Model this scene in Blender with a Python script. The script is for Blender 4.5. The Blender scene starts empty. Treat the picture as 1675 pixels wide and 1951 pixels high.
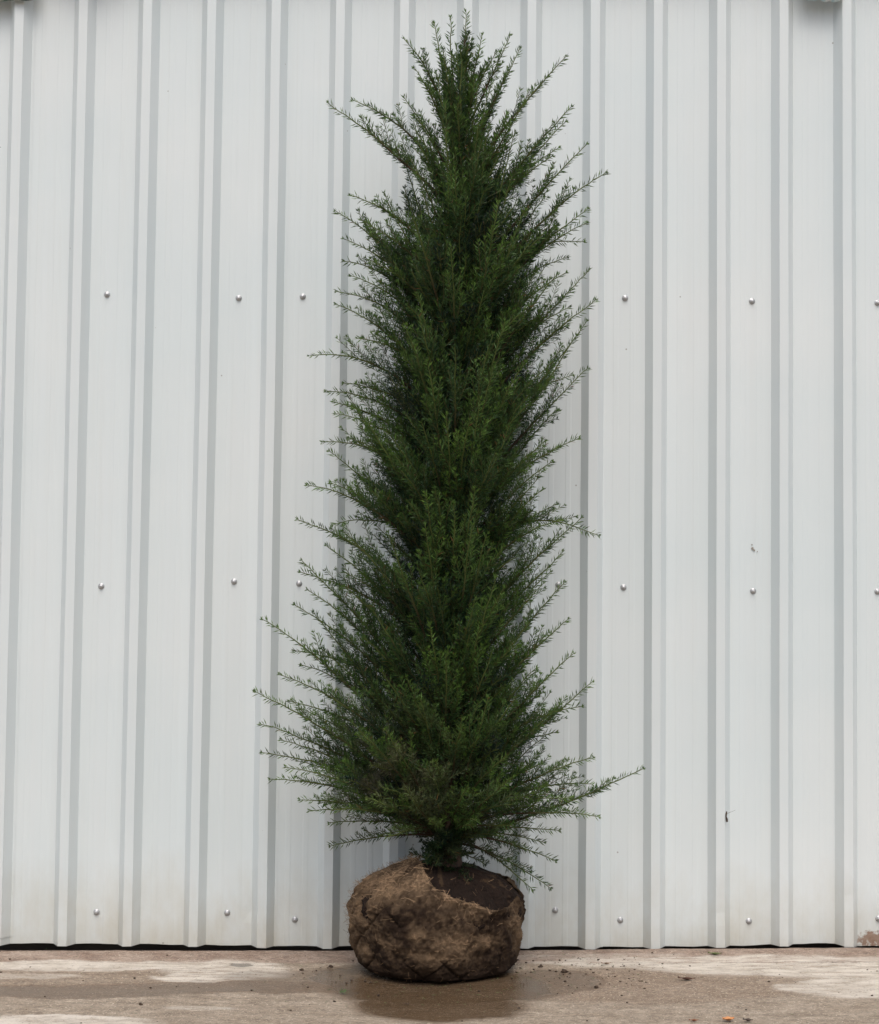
import bpy, math, random
import numpy as np
from mathutils import Matrix, Vector, noise

random.seed(7)
RNG = np.random.default_rng(11)
S = bpy.context.scene
COL = S.collection

# ------------------------------------------------------------------ camera
F, CX, CY = 3300.0, 837.5, 975.5          # focal length and centre, photo pixels
CAM = np.array([0.0, -5.5, 1.2])
PITCH, ROLL = math.radians(1.83), math.radians(0.62)
cam_d = bpy.data.cameras.new('camera')
cam = bpy.data.objects.new('camera', cam_d)
COL.objects.link(cam)
cam.rotation_mode = 'XYZ'
CR = Matrix.Rotation(math.radians(90) + PITCH, 3, 'X') @ Matrix.Rotation(ROLL, 3, 'Z')
cam.matrix_world = Matrix.Translation(Vector(CAM)) @ CR.to_4x4()
cam_d.sensor_fit = 'HORIZONTAL'
cam_d.sensor_width = 36.0
cam_d.lens = 36.0 * F / 1675.0
cam_d.clip_start = 0.05
cam_d.clip_end = 400
S.camera = cam
CRn = np.array(CR)

# ------------------------------------------------------------------ light
SUN_EL, SUN_AZ = math.radians(62), math.radians(3)    # azimuth from behind the camera, minus = left
w = bpy.data.worlds.new('World'); S.world = w; w.use_nodes = True
wn = w.node_tree; wn.nodes.clear()
wo = wn.nodes.new('ShaderNodeOutputWorld'); wb = wn.nodes.new('ShaderNodeBackground')
sky = wn.nodes.new('ShaderNodeTexSky'); sky.sky_type = 'NISHITA'; sky.sun_disc = False
sky.sun_elevation = SUN_EL; sky.sun_rotation = math.radians(180) - SUN_AZ
sky.air_density = 1.0; sky.dust_density = 6.0; sky.ozone_density = 1.0
hs = wn.nodes.new('ShaderNodeHueSaturation'); hs.inputs['Saturation'].default_value = 0.86
wn.links.new(sky.outputs[0], hs.inputs['Color'])
wn.links.new(hs.outputs[0], wb.inputs[0]); wb.inputs[1].default_value = 0.13
wn.links.new(wb.outputs[0], wo.inputs[0])
sd = bpy.data.lights.new('sun', 'SUN'); sd.energy = 1.0; sd.angle = math.radians(50); sd.color = (1, 0.995, 0.985)
so = bpy.data.objects.new('sun', sd); COL.objects.link(so)
sdir = Vector((math.sin(SUN_AZ) * math.cos(SUN_EL), -math.cos(SUN_AZ) * math.cos(SUN_EL), math.sin(SUN_EL)))
so.rotation_euler = sdir.to_track_quat('Z', 'Y').to_euler()
S.view_settings.view_transform = 'Standard'
S.view_settings.look = 'None'
S.view_settings.exposure = 0.27
S.view_settings.gamma = 1.0
S.view_settings.use_curve_mapping = False
S.render.engine = 'CYCLES'

# ------------------------------------------------------------------ helpers
def at(px, py, Y):
    """point of the photo's pixel on the vertical plane y = Y"""
    v = CRn @ np.array([(px - CX) / F, -(py - CY) / F, -1.0])
    return CAM + v * ((Y - CAM[1]) / v[1])
SLOPE = 0.0098
def zg(x):
    return SLOPE * np.clip(x, -3.0, 3.0)
def gnd(px, py):
    v = CRn @ np.array([(px - CX) / F, -(py - CY) / F, -1.0])
    t = -(CAM[2] - SLOPE * CAM[0]) / (v[2] - SLOPE * v[0])
    return CAM + v * t
def proj(P):
    q = (np.asarray(P) - CAM) @ CRn
    return CX + F * q[..., 0] / -q[..., 2], CY - F * q[..., 1] / -q[..., 2]

def mesh_obj(name, V, faces, mat=None, parent=None, smooth=False, col=None, attrs=None):
    """V (n,3); faces: (m,k) array or list of such arrays"""
    V = np.asarray(V, dtype=np.float32)
    if not isinstance(faces, list): faces = [faces]
    faces = [np.asarray(f, dtype=np.int32) for f in faces if len(f)]
    me = bpy.data.meshes.new(name)
    me.vertices.add(len(V)); me.vertices.foreach_set('co', V.ravel())
    nl = sum(f.size for f in faces); nf = sum(len(f) for f in faces)
    me.loops.add(nl); me.polygons.add(nf)
    me.loops.foreach_set('vertex_index', np.concatenate([f.ravel() for f in faces]))
    tot = np.concatenate([np.full(len(f), f.shape[1], np.int32) for f in faces])
    st = np.concatenate([[0], np.cumsum(tot)[:-1]]).astype(np.int32)
    me.polygons.foreach_set('loop_start', st)
    me.polygons.foreach_set('loop_total', tot)
    me.polygons.foreach_set('use_smooth', np.full(nf, smooth))
    me.update(calc_edges=True)
    if col is not None:
        a = me.color_attributes.new('col', 'FLOAT_COLOR', 'POINT')
        c = np.ones((len(V), 4), np.float32); c[:, :3] = col
        a.data.foreach_set('color', c.ravel())
    for k, v in (attrs or {}).items():
        a = me.attributes.new(k, 'FLOAT', 'POINT')
        a.data.foreach_set('value', np.asarray(v, np.float32).ravel())
    if mat: me.materials.append(mat)
    o = bpy.data.objects.new(name, me); COL.objects.link(o)
    if parent: o.parent = parent
    return o
def thing(name, label, cat, group=None, loc=(0, 0, 0)):
    o = bpy.data.objects.new(name, None); COL.objects.link(o); o.location = loc
    o.empty_display_size = 0.1
    tag(o, label, cat, group); return o
def tag(o, label=None, cat=None, group=None, kind=None):
    for k, v in (('label', label), ('category', cat), ('group', group), ('kind', kind)):
        if v: o[k] = v
    return o
def grid_faces(n, m, wrap=False):
    """n rows of m vertices"""
    i = np.arange(n - 1)[:, None]; j = np.arange(m if wrap else m - 1)[None, :]
    j2 = (j + 1) % m
    return np.stack([i * m + j, i * m + j2, (i + 1) * m + j2, (i + 1) * m + j], -1).reshape(-1, 4)
def fbm(P, scale, octv=3, seed=0.0):
    off = Vector((seed * 3.1, seed * 7.7, seed * 1.3))
    return np.array([noise.fractal(Vector(p) * scale + off, 1.0, 2.0, octv) for p in P])
def vnoise2(x, y, seed=0):
    """vectorised smooth value noise in the plane, -1..1"""
    r = np.random.default_rng(seed).random((256, 256)) * 2 - 1
    xi = np.floor(x).astype(int); yi = np.floor(y).astype(int)
    fx = x - xi; fy = y - yi
    fx = fx * fx * (3 - 2 * fx); fy = fy * fy * (3 - 2 * fy)
    g = lambda a, b: r[a % 256, b % 256]
    return (g(xi, yi) * (1 - fx) + g(xi + 1, yi) * fx) * (1 - fy) + (g(xi, yi + 1) * (1 - fx) + g(xi + 1, yi + 1) * fx) * fy
def fb2(x, y, seed=0, o=4):
    s = 0; a = 1; t = 0
    for k in range(o):
        s = s + a * vnoise2(x * 2 ** k + 17.3 * k, y * 2 ** k + 5.1 * k, seed + k); t += a; a *= 0.55
    return s / t
def sstep(a, b, x):
    t = np.clip((x - a) / (b - a), 0, 1); return t * t * (3 - 2 * t)

class N:
    """tiny node-tree writer"""
    def __init__(s, name):
        s.m = bpy.data.materials.new(name); s.m.use_nodes = True; s.t = s.m.node_tree
        s.b = s.t.nodes['Principled BSDF']
    def n(s, typ, **kw):
        x = s.t.nodes.new(typ)
        for k, v in kw.items():
            if k.startswith('i_'):
                key = k[2:]
                key = int(key) if key.isdigit() else key.replace('_', ' ')
                x.inputs[key].default_value = v
            else: setattr(x, k, v)
        return x
    def l(s, a, b): s.t.links.new(a, b)
    def attr(s, name):
        return s.n('ShaderNodeAttribute', attribute_name=name)
    def tex(s, scale, detail=4, rough=0.55, vec=None, sx=(1, 1, 1)):
        c = s.n('ShaderNodeTexCoord'); mp = s.n('ShaderNodeMapping'); mp.inputs['Scale'].default_value = sx
        s.l(c.outputs['Object'], mp.inputs[0])
        x = s.n('ShaderNodeTexNoise'); x.inputs['Scale'].default_value = scale
        x.inputs['Detail'].default_value = detail; x.inputs['Roughness'].default_value = rough
        s.l(mp.outputs[0], x.inputs['Vector']); return x.outputs['Fac']
    def ramp(s, fac, stops):
        r = s.n('ShaderNodeValToRGB'); e = r.color_ramp.elements
        while len(e) < len(stops): e.new(0.5)
        for k, (p, c) in enumerate(stops):
            e[k].position = p; e[k].color = (c if len(c) == 4 else (*c, 1)) if hasattr(c, '__len__') else (c, c, c, 1)
        s.l(fac, r.inputs[0]); return r.outputs[0]
    def mix(s, fac, a, b, mode='MIX'):
        x = s.n('ShaderNodeMix', data_type='RGBA', blend_type=mode)
        for sock, v in ((x.inputs[0], fac), (x.inputs[6], a), (x.inputs[7], b)):
            if hasattr(v, 'links') or hasattr(v, 'is_linked'): s.l(v, sock)
            elif hasattr(v, '__len__'): sock.default_value = (*v, 1) if len(v) == 3 else v
            else: sock.default_value = v
        return x.outputs[2]
    def math(s, op, a, b=0.0, clamp=False):
        x = s.n('ShaderNodeMath', operation=op); x.use_clamp = clamp
        for sock, v in ((x.inputs[0], a), (x.inputs[1], b)):
            if hasattr(v, 'is_linked'): s.l(v, sock)
            else: sock.default_value = v
        return x.outputs[0]
    def bump(s, h, strength=0.3, dist=0.01):
        x = s.n('ShaderNodeBump'); x.inputs['Strength'].default_value = strength; x.inputs['Distance'].default_value = dist
        s.l(h, x.inputs['Height']); s.l(x.outputs[0], s.b.inputs['Normal'])
    def set(s, **kw):
        for k, v in kw.items():
            k = k.replace('_', ' ')
            if hasattr(v, 'is_linked'): s.l(v, s.b.inputs[k])
            else: s.b.inputs[k].default_value = v
        return s

# ------------------------------------------------------------------ materials
def m_sheet():
    n = N('painted_steel')
    base = n.mix(n.ramp(n.tex(1.3, 5), [(0.35, 0.0), (0.7, 1.0)]), (0.622, 0.690, 0.705), (0.670, 0.718, 0.725))
    # rain streaks: thin, tall
    st = n.ramp(n.tex(1.0, 5, 0.6, sx=(42, 42, 0.9)), [(0.52, 0.0), (0.78, 1.0)])
    base = n.mix(n.math('MULTIPLY', st, 0.09), base, (0.55, 0.54, 0.49))
    # splash dirt near the ground, real dirt with its own ragged edge
    d = n.attr('dirt').outputs['Fac']
    nz = n.tex(9, 6, 0.65, sx=(1, 1, 0.5))
    dm = n.ramp(n.math('MULTIPLY', d, nz), [(0.20, 0.0), (0.75, 1.0)])
    base = n.mix(n.math('MULTIPLY', dm, 0.85), base, (0.46, 0.43, 0.34))
    d2 = n.attr('rust').outputs['Fac']
    rm = n.ramp(n.math('MULTIPLY', d2, n.tex(60, 5, 0.7)), [(0.33, 0.0), (0.45, 1.0)])
    base = n.mix(rm, base, n.mix(n.tex(90, 3), (0.17, 0.09, 0.055), (0.36, 0.28, 0.22)))
    # tiny dark specks
    v = n.n('ShaderNodeTexVoronoi'); v.inputs['Scale'].default_value = 7.0
    c = n.n('ShaderNodeTexCoord'); n.l(c.outputs['Object'], v.inputs['Vector'])
    sp = n.ramp(v.outputs['Distance'], [(0.014, 1.0), (0.022, 0.0)])
    base = n.mix(n.math('MULTIPLY', sp, 0.6), base, (0.14, 0.12, 0.09))
    n.set(Base_Color=base, Roughness=0.42)
    n.b.inputs['Specular IOR Level'].default_value = 0.5
    n.bump(n.tex(3.5, 3, sx=(1, 1, 0.35)), 0.12, 0.012)
    return n.m
def m_col(name, rough=0.6, spec=0.3, bump=None):
    n = N(name); a = n.attr('col')
    n.set(Base_Color=a.outputs['Color'], Roughness=rough); n.b.inputs['Specular IOR Level'].default_value = spec
    if bump: n.bump(n.tex(bump[0], 4), bump[1], bump[2])
    return n.m
def m_plain(name, c1, c2, scale, rough=0.8, bump=0.3, dist=0.005, metal=0.0):
    n = N(name)
    n.set(Base_Color=n.mix(n.ramp(n.tex(scale, 5), [(0.35, 0.0), (0.65, 1.0)]), c1, c2), Roughness=rough, Metallic=metal)
    n.bump(n.tex(scale * 2.5, 4), bump, dist); return n.m

M_SHEET = m_sheet()
M_SCREW = m_plain('galvanised_steel', (0.36, 0.37, 0.38), (0.50, 0.51, 0.52), 60, 0.34, 0.05, 0.001, 0.5)
M_EDGE = m_plain('cut_edge_steel', (0.20, 0.10, 0.05), (0.34, 0.24, 0.17), 50, 0.8)

# ------------------------------------------------------------------ ground
STRIP_Y = -0.195
def build_ground():
    xs = np.concatenate([np.array([-60, -35, -20, -12, -8, -5, -3.5, -2.5]), np.arange(-1.75, 1.7501, 0.005), np.array([2.5, 3.5, 5, 8, 12, 20, 35, 60])])
    ys = np.concatenate([np.array([-60, -35, -20, -12, -8, -5, -3.5, -2.5, -1.8, -1.4]), np.arange(-1.15, 0.1001, 0.0035), np.array([0.2, 0.6, 2.0])])
    X, Y = np.meshgrid(xs, ys)
    px, py = proj(np.stack([X, Y, zg(X)], -1))
    fine = (np.abs(X) < 1.8) & (Y > -1.2) & (Y < 0.15)
    n1 = fb2(X * 3.0, Y * 7, 3, 5); n2 = fb2(X * 14, Y * 20, 21, 4); n3 = fb2(X * 50, Y * 60, 41, 3)
    wob = 10 * n1 + 5 * n2
    def band(x0, y0, x1, y1, soft=6):      # soft box in photo-measured ground marks
        return (sstep(x0 - 25, x0 + 25, px + 3 * wob) * (1 - sstep(x1 - 25, x1 + 25, px + 3 * wob)) *
                sstep(y0 - soft, y0 + soft, py + wob * 0.7) * (1 - sstep(y1 - soft, y1 + soft, py + wob * 0.7)))
    def ell(cx, cy, rx, ry):
        d = np.sqrt(((px + 2.5 * wob - cx) / rx) ** 2 + ((py + 0.6 * wob - cy) / ry) ** 2)
        return 1 - sstep(0.75, 1.10, d)
    # pale dry laitance
    pale = np.maximum.reduce([
        ell(150, 1838, 330, 12), ell(430, 1848, 130, 20), ell(380, 1862, 100, 8), 0.5 * ell(40, 1858, 120, 6),
        ell(1250, 1834, 240, 13), ell(1500, 1842, 300, 20), ell(1640, 1878, 130, 26), 0.8 * ell(1560, 1882, 90, 12),
        ell(110, 1948, 200, 12), 0.5 * ell(390, 1924, 70, 4), 0.35 * ell(1150, 1822, 200, 6)])
    pale = np.clip(pale * (0.9 + 0.5 * n2), 0, 1)
    # wet
    wet = np.maximum.reduce([
        ell(835, 1880, 240, 40), 0.85 * ell(690, 1862, 120, 22), 0.9 * ell(835, 1915, 175, 34), 0.5 * ell(560, 1862, 150, 13) ,
        0.6 * ell(400, 1880, 360, 12) , 0.6 * ell(140, 1890, 300, 13), 0.6 * ell(1040, 1868, 120, 22), 0.9 * ell(465, 1840, 26, 4)])
    wet = np.clip(wet * (1 + 0.25 * n1), 0, 1)
    brown = np.clip(0.5 * ell(170, 1864, 360, 22) + 0.9 * ell(420, 1880, 330, 12) + 0.9 * ell(120, 1890, 290, 13) + 0.6 * ell(1250, 1880, 300, 36) + wet * 0.9 + 0.2 * n1, 0, 1)
    strip = (Y > STRIP_Y - 0.008 * n2).astype(float)
    sh = np.clip(sstep(STRIP_Y - 0.012, STRIP_Y + 0.002, Y + 0.006 * n1) * (1 - 0.0), 0, 1)
    Z = zg(X) + np.where(fine, -sh * (0.006 - 0.0065 * sstep(0.1, 0.7, X) - 0.004 * sstep(0.8, 1.25, X)) - 0.022 * sstep(-0.010, 0.004, Y + 0.012 * n2 + 0.004 * n3) + 0.0012 * n1 + 0.0008 * n2 + 0.0004 * n3 * (1 - 0.9 * wet) - 0.0015 * wet, -sh * 0.006 - 0.022 * sstep(-0.010, 0.004, Y))
    crack = np.exp(-((Y - STRIP_Y + 0.008 * n2 + 0.003 * n3) / 0.0028) ** 2) * sstep(-0.25, 0.15, n1 + 0.35)
    Z = Z - 0.004 * crack * fine
    o = mesh_obj('ground', np.stack([X, Y, Z], -1).reshape(-1, 3), grid_faces(len(ys), len(xs)), None, smooth=True,
                 attrs={'pale': pale, 'wet': wet, 'brown': brown, 'strip': sh, 'crack': crack})
    n = N('yard_concrete')
    A = lambda k: n.attr(k).outputs['Fac']
    grit = n.tex(170, 4, 0.7); mid = n.tex(16, 6, 0.65, sx=(0.6, 1.5, 1)); big = n.tex(2.2, 5)
    base = n.mix(n.ramp(mid, [(0.33, 0.0), (0.68, 1.0)]), (0.21, 0.165, 0.12), (0.35, 0.29, 0.225))
    base = n.mix(n.math('MULTIPLY', A('brown'), 0.85), base, n.mix(big, (0.15, 0.098, 0.062), (0.225, 0.155, 0.105)))
    stripc = n.mix(n.ramp(n.tex(9, 6, 0.7), [(0.35, 0.0), (0.65, 1.0)]), (0.20, 0.135, 0.10), (0.35, 0.275, 0.22))
    base = n.mix(A('strip'), base, stripc)
    base = n.mix(0.75, base, n.ramp(n.tex(75, 5, 0.75, sx=(0.8, 1.2, 1)), [(0.32, 0.25), (0.68, 0.78)]), 'OVERLAY')
    pf = n.math('MULTIPLY', A('pale'), n.ramp(n.tex(24, 6, 0.75, sx=(0.5, 1.6, 1)), [(0.36, 0.25), (0.56, 1.0)]))
    base = n.mix(pf, base, (0.60, 0.55, 0.48))
    base = n.mix(n.ramp(grit, [(0.58, 0.0), (0.66, 0.85)]), base, (0.70, 0.62, 0.50))
    base = n.mix(n.ramp(n.tex(120, 3, 0.6), [(0.30, 0.8), (0.38, 0.0)]), base, (0.10, 0.07, 0.045))
    base = n.mix(n.math('MULTIPLY', A('wet'), 0.74), base, (0.050, 0.029, 0.011))
    base = n.mix(n.math('MULTIPLY', A('crack'), 0.7), base, (0.05, 0.03, 0.02))
    n.set(Base_Color=base)
    r = n.math('MULTIPLY', n.math('SUBTRACT', 1.0, n.math('POWER', A('wet'), 1.1)), 0.75)
    r = n.math('ADD', n.math('MAXIMUM', r, 0.06), n.math('MULTIPLY', n.tex(11, 4), 0.12))
    n.set(Roughness=r); n.b.inputs['Specular IOR Level'].default_value = 0.45
    hgt = n.math('MULTIPLY', grit, n.math('SUBTRACT', 1.0, n.math('MULTIPLY', A('wet'), 0.85)))
    n.bump(hgt, 0.8, 0.006)
    o.data.materials.append(n.m)
    tag(o, 'stained concrete yard with pale dry bands and a wet brown patch', None, None, 'structure')
build_ground()

# ------------------------------------------------------------------ cladding wall
TOPZ, DEPTH = 3.30, 0.035
top_px = [37, 159, 281.5, 404, 526.5, 649, 771, 892, 1014, 1134.5, 1254.5, 1375, 1494, 1613]
bot_px = [-7, 118.5, 242.3, 368, 498, 624, 748, 873, 998, 1124, 1249, 1373, 1494, 1617]
TP = [at(x, 4, 0.0) for x in top_px]; BP = [at(x, 1785, 0.0) for x in bot_px]
def rib_x(k, z):
    K = len(TP)
    def one(i):
        a, b = BP[i], TP[i]
        return a[0] + (b[0] - a[0]) * (z - a[2]) / (b[2] - a[2])
    if k < 0: return one(0) + k * 0.2035
    if k >= K: return one(K - 1) + (k - K + 1) * 0.2035
    return one(k)
CW, SW = 0.0135, 0.0215      # half crest, slope width
def profile(k, z, nxt):
    """x,y pairs of the pan that follows crest k up to the start of crest k+1"""
    a = rib_x(k, z); b = nxt
    p0, p1 = a + CW + SW, b - CW - SW
    wd = p1 - p0
    pts = [(a - CW, 0), (a + CW, 0), (p0, DEPTH)]
    for f in (0.30, 0.70):     # shallow stiffening swages
        c = p0 + wd * f
        pts += [(c - 0.010, DEPTH), (c - 0.006, DEPTH - 0.0008), (c + 0.006, DEPTH - 0.0008), (c + 0.010, DEPTH)]
    pts += [(p1, DEPTH)]
    return pts
wall = thing('metal_wall', 'tall pale grey corrugated metal wall behind the yew tree', 'wall')
SHEETS = []   # (first crest, last crest, bottom offset)
SHEETS = [(-19, -15, 0.0), (-15, -10, 0.0), (-10, -5, 0.0), (-5, 0, 0.022), (0, 4, 0.0), (4, 9, 0.0), (9, 13, 0.0), (13, 17, -0.006), (17, 22, 0.0), (22, 27, 0.0), (27, 31, 0.0)]
bpts = [(-400, 1797), (0, 1797), (180, 1798), (300, 1799), (450, 1801), (560, 1802.5), (700, 1803), (900, 1803), (1050, 1803), (1180, 1804), (1300, 1803), (1430, 1801), (1550, 1797), (1625, 1799), (2100, 1800)]
BX = [at(a, b, DEPTH)[0] for a, b in bpts]; BZ = [at(a, b, DEPTH)[2] for a, b in bpts]
zrows = np.concatenate([[0.0, 0.01, 0.02, 0.04, 0.07, 0.11, 0.16, 0.22], np.arange(0.3, TOPZ - 0.05, 0.08), [TOPZ]])
sheet_objs = {}
for si, (k0, k1, off) in enumerate(SHEETS):
    V = []; m = None
    for zi, z in enumerate(zrows):
        row = []
        for k in range(k0, k1):
            nx = rib_x(k + 1, z)
            row += profile(k, z, nx)
        a = rib_x(k1, z)
        row += [(a - CW, -0.0016), (a + CW + 0.0012, -0.0016), (a + CW + SW + 0.0012, DEPTH - 0.0016), (a + CW + SW + 0.009, DEPTH - 0.0016)]
        if k0 > -99: row = row[:]
        m = len(row)
        for q, (x, y) in enumerate(row):
            zb = float(np.interp(x, BX, BZ)) + off
            zz = zb + (z if z < 0.3 else z) if zi < 8 else z
            if zi == 0: zz = zb + 0.0012 * math.sin(x * 37 + si)
            # gentle oil-canning and small dents
            dy = 0.0011 * noise.noise(Vector((x * 2.2, 0.3 + si, z * 1.4))) + 0.0006 * noise.noise(Vector((x * 9, 3.0, z * 5)))
            if z < 0.08: dy += 0.0015 * noise.noise(Vector((x * 14, 9.0, 1)))
            dx = 0.0012 * noise.noise(Vector((x * 1.7, 7.0, z * 1.9)))
            V.append((x + dx, y + dy, zz))
    V = np.array(V)
    dents = [(-0.02, 0.0)]
    for (dpx, dpy, r, a) in ((1372, 1726, 0.03, 0.006), (150, 1690, 0.035, 0.0035), (480, 1735, 0.03, 0.003), (1618, 1700, 0.025, 0.003)):
        c = at(dpx, dpy, 0.01); d2 = (V[:, 0] - c[0]) ** 2 + (V[:, 2] - c[2]) ** 2
        V[:, 1] += a * np.exp(-d2 / r ** 2)
    dirt = np.clip(1 - (V[:, 2] - 0.0) / 0.75, 0, 1) ** 2.2
    rc = at(1668, 1790, DEPTH)
    rust = np.exp(-(((V[:, 0] - rc[0]) / 0.085) ** 2 + ((V[:, 2] - rc[2]) / 0.035) ** 2)) * 1.25
    o = mesh_obj('cladding_sheet', V, grid_faces(len(zrows), m), M_SHEET, wall, False, attrs={'dirt': dirt, 'rust': np.clip(rust, 0, 1.2)})
    sm = o.modifiers.new('thickness', 'SOLIDIFY'); sm.thickness = 0.0007; sm.offset = 1.0
    bv = None
    sheet_objs[(k0, k1)] = o
def sheet_at(x, z):
    for (k0, k1), o in sheet_objs.items():
        if rib_x(k0, z) <= x < rib_x(k1, z): return o
    return list(sheet_objs.values())[0]
def screw_mesh():
    V = []; F4 = []; seg = 16
    prof = [(0.0098, 0.0), (0.0100, -0.0010), (0.0088, -0.0024), (0.0072, -0.0026), (0.0068, -0.0034), (0.0062, -0.0036)]
    for r, y in prof:
        for s in range(seg):
            a = 2 * math.pi * s / seg; V.append((r * math.cos(a), y, r * math.sin(a)))
    f = [grid_faces(len(prof), seg, True)]
    b = len(V)
    hexp = []
    for r, y in ((0.0056, -0.0034), (0.0056, -0.0072), (0.0046, -0.0082), (0.0001, -0.0086)):
        for s in range(6):
            a = 2 * math.pi * s / 6 + 0.3; V.append((r * math.cos(a), y, r * math.sin(a)))
    f.append(grid_faces(4, 6, True) + b)
    f.append((grid_faces(2, seg, True)[:0]))
    # close washer to the hex
    V.append((0, -0.0036, 0)); c = len(V) - 1; base = (len(prof) - 1) * seg
    f.append(np.array([(base + s, base + (s + 1) % seg, c) for s in range(seg)]))
    return V, f
sv, sf = screw_mesh()
proto = mesh_obj('screw', sv, sf, M_SCREW, None, True)
screw_px = [(204, 561), (455, 568), (577, 565), (1067, 567), (1191, 568), (1433, 574), (1672, 577),
            (193, 1117), (446, 1108), (570, 1112), (1064, 1114), (1188, 1119), (1435, 1126), (1672, 1127),
            (184, 1738), (433, 1739), (562, 1752), (1058, 1734), (1182, 1753), (1427, 1755), (1674, 1750),
            (700, 566), (820, 567), (940, 567), (690, 1113), (936, 1114), (683, 1750), (930, 1752)]
for i, (x, y) in enumerate(screw_px):
    o = proto if i == 0 else proto.copy()
    if i: COL.objects.link(o)
    p = at(x, y, DEPTH - 0.0012)
    o.location = p; o.rotation_euler = (random.uniform(-.06, .06), random.uniform(0, 3), random.uniform(-.06, .06))
    o.parent = sheet_at(p[0], p[2])
for x in np.concatenate([np.arange(-3.9, -1.5, 0.6), np.arange(1.75, 4.4, 0.6)]):     # beyond the frame
    for z in (0.1, 1.14, 2.06):
        k = round((x - rib_x(0, z)) / 0.2035)
        o = proto.copy(); COL.objects.link(o)
        o.location = (rib_x(0 if x < 0 else 13, z) + (round((x - rib_x(0 if x < 0 else 13, z)) / 0.2035) + 0.5) * 0.2035, DEPTH - 0.0005, z)
        o.parent = sheet_at(o.location[0], z)
def box(name, x0, x1, y0, y1, z0, z1, mat, parent=None):
    V = [(x, y, z) for x in (x0, x1) for y in (y0, y1) for z in (z0, z1)]
    Fc = [(0, 1, 3, 2), (4, 6, 7, 5), (0, 4, 5, 1), (2, 3, 7, 6), (0, 2, 6, 4), (1, 5, 7, 3)]
    return mesh_obj(name, V, np.array(Fc), mat, parent)
box('gap_shade_panel', -4.2, 4.6, 0.10, 0.16, -0.1, TOPZ, m_plain('gap_shade', (0.03, 0.025, 0.02), (0.06, 0.05, 0.04), 8), wall)  # added dark panel behind the sheets, stands in for shade in the gap

# eave strip above the frame, and the sheet ends hanging into it
eave = thing('roof_edge', 'brown grey roof edge just above the metal wall', 'roof edge')
ev = []
exs = np.linspace(-4.2, 4.6, 240)
ez0, ez1 = at(0, -75, -0.05), at(1675, -72, -0.05)
for x in exs:
    ez = ez0[2] + (ez1[2] - ez0[2]) * (x - ez0[0]) / (ez1[0] - ez0[0])
    px = proj((x, -0.03, ez))[0]
    sag = 0.020 * math.exp(-((px - 165) / 55) ** 2) * 0.6 + 0.012 * math.exp(-((px - 1550) / 50) ** 2)
    zb = ez - sag * 0.25 
    out = 0.016 + sag * 4
    ev.append([(x, DEPTH + 0.02, zb + 0.004), (x, -out, zb), (x, -out - 0.004, zb + 0.006), (x, -out, zb + 0.08), (x, 0.05, zb + 0.16)])
mesh_obj('flashing', np.array(ev).reshape(-1, 3), grid_faces(len(exs), 5), m_plain('weathered_flashing', (0.20, 0.16, 0.11), (0.32, 0.28, 0.22), 12), eave, True)
def plastic(name, label, pxs, mat):
    """ragged lower edge of a film hanging from the eave: rows of (px, py)"""
    V = []
    for i, (x, y) in enumerate(pxs):
        Yf = -0.016 - 0.004 * math.sin(i * 1.9)
        a = at(x, y, Yf)
        V += [(a[0], Yf, a[2]), (a[0], Yf - 0.006, a[2] + 0.02), (a[0], Yf + 0.002, a[2] + 0.07), (a[0], Yf + 0.02, a[2] + 0.14)]
    o = mesh_obj(name, V, grid_faces(len(pxs), 4), mat, None, True)
    s = o.modifiers.new('thickness', 'SOLIDIFY'); s.thickness = 0.0015
    tag(o, label, 'plastic sheet'); return o
mp = N('blue_film'); mp.set(Base_Color=mp.mix(mp.ramp(mp.tex(40, 3), [(0.4, 0.0), (0.6, 1.0)]), (0.42, 0.66, 0.76), (0.80, 0.88, 0.90)), Roughness=0.3)
plastic('plastic_sheet', 'pale blue plastic film hanging over the roof edge', [(1528, -2), (1540, 0.5), (1552, 1.5), (1562, -1), (1568, 3), (1574, 4), (1580, 2), (1590, 4.5), (1598, 2), (1605, -2)], mp.m)
mg = N('green_film'); mg.set(Base_Color=mg.mix(mg.ramp(mg.tex(40, 3), [(0.4, 0.0), (0.6, 1.0)]), (0.10, 0.20, 0.17), (0.45, 0.50, 0.47)), Roughness=0.4)
plastic('plastic_sheet', 'dark green film edge in the upper left corner', [(-40, 2), (-20, 3), (0, 3), (20, 1.5), (40, 1), (55, 2), (64, 0), (70, -4)], mg.m)

# twig-like insect case stuck to the sheet
def tube(path, rad, seg=6):
    path = np.asarray(path, float); n = len(path)
    T = np.gradient(path, axis=0); T /= np.linalg.norm(T, axis=1)[:, None] + 1e-9
    ref = np.array([0.0, 1.0, 0.0]) if abs(T[0][1]) < 0.9 else np.array([1.0, 0, 0])
    A = np.cross(T, ref); A /= np.linalg.norm(A, axis=1)[:, None] + 1e-9
    B = np.cross(T, A); ang = np.linspace(0, 2 * np.pi, seg, endpoint=False)
    V = path[:, None] + (A[:, None] * np.cos(ang)[None, :, None] + B[:, None] * np.sin(ang)[None, :, None]) * np.asarray(rad)[:, None, None]
    return V.reshape(-1, 3), grid_faces(n, seg, True)
def merge(parts):
    V = []; Fs = {}; b = 0
    for v, f in parts:
        V.append(v)
        for ff in (f if isinstance(f, list) else [f]):
            if len(ff): Fs.setdefault(np.asarray(ff).shape[1], []).append(np.asarray(ff) + b)
        b += len(v)
    return np.concatenate(V), [np.concatenate(x) for x in Fs.values()]
M_DARK = m_plain('dark_bark', (0.03, 0.02, 0.013), (0.08, 0.055, 0.03), 300, 0.8)
Yp = -0.002
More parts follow.
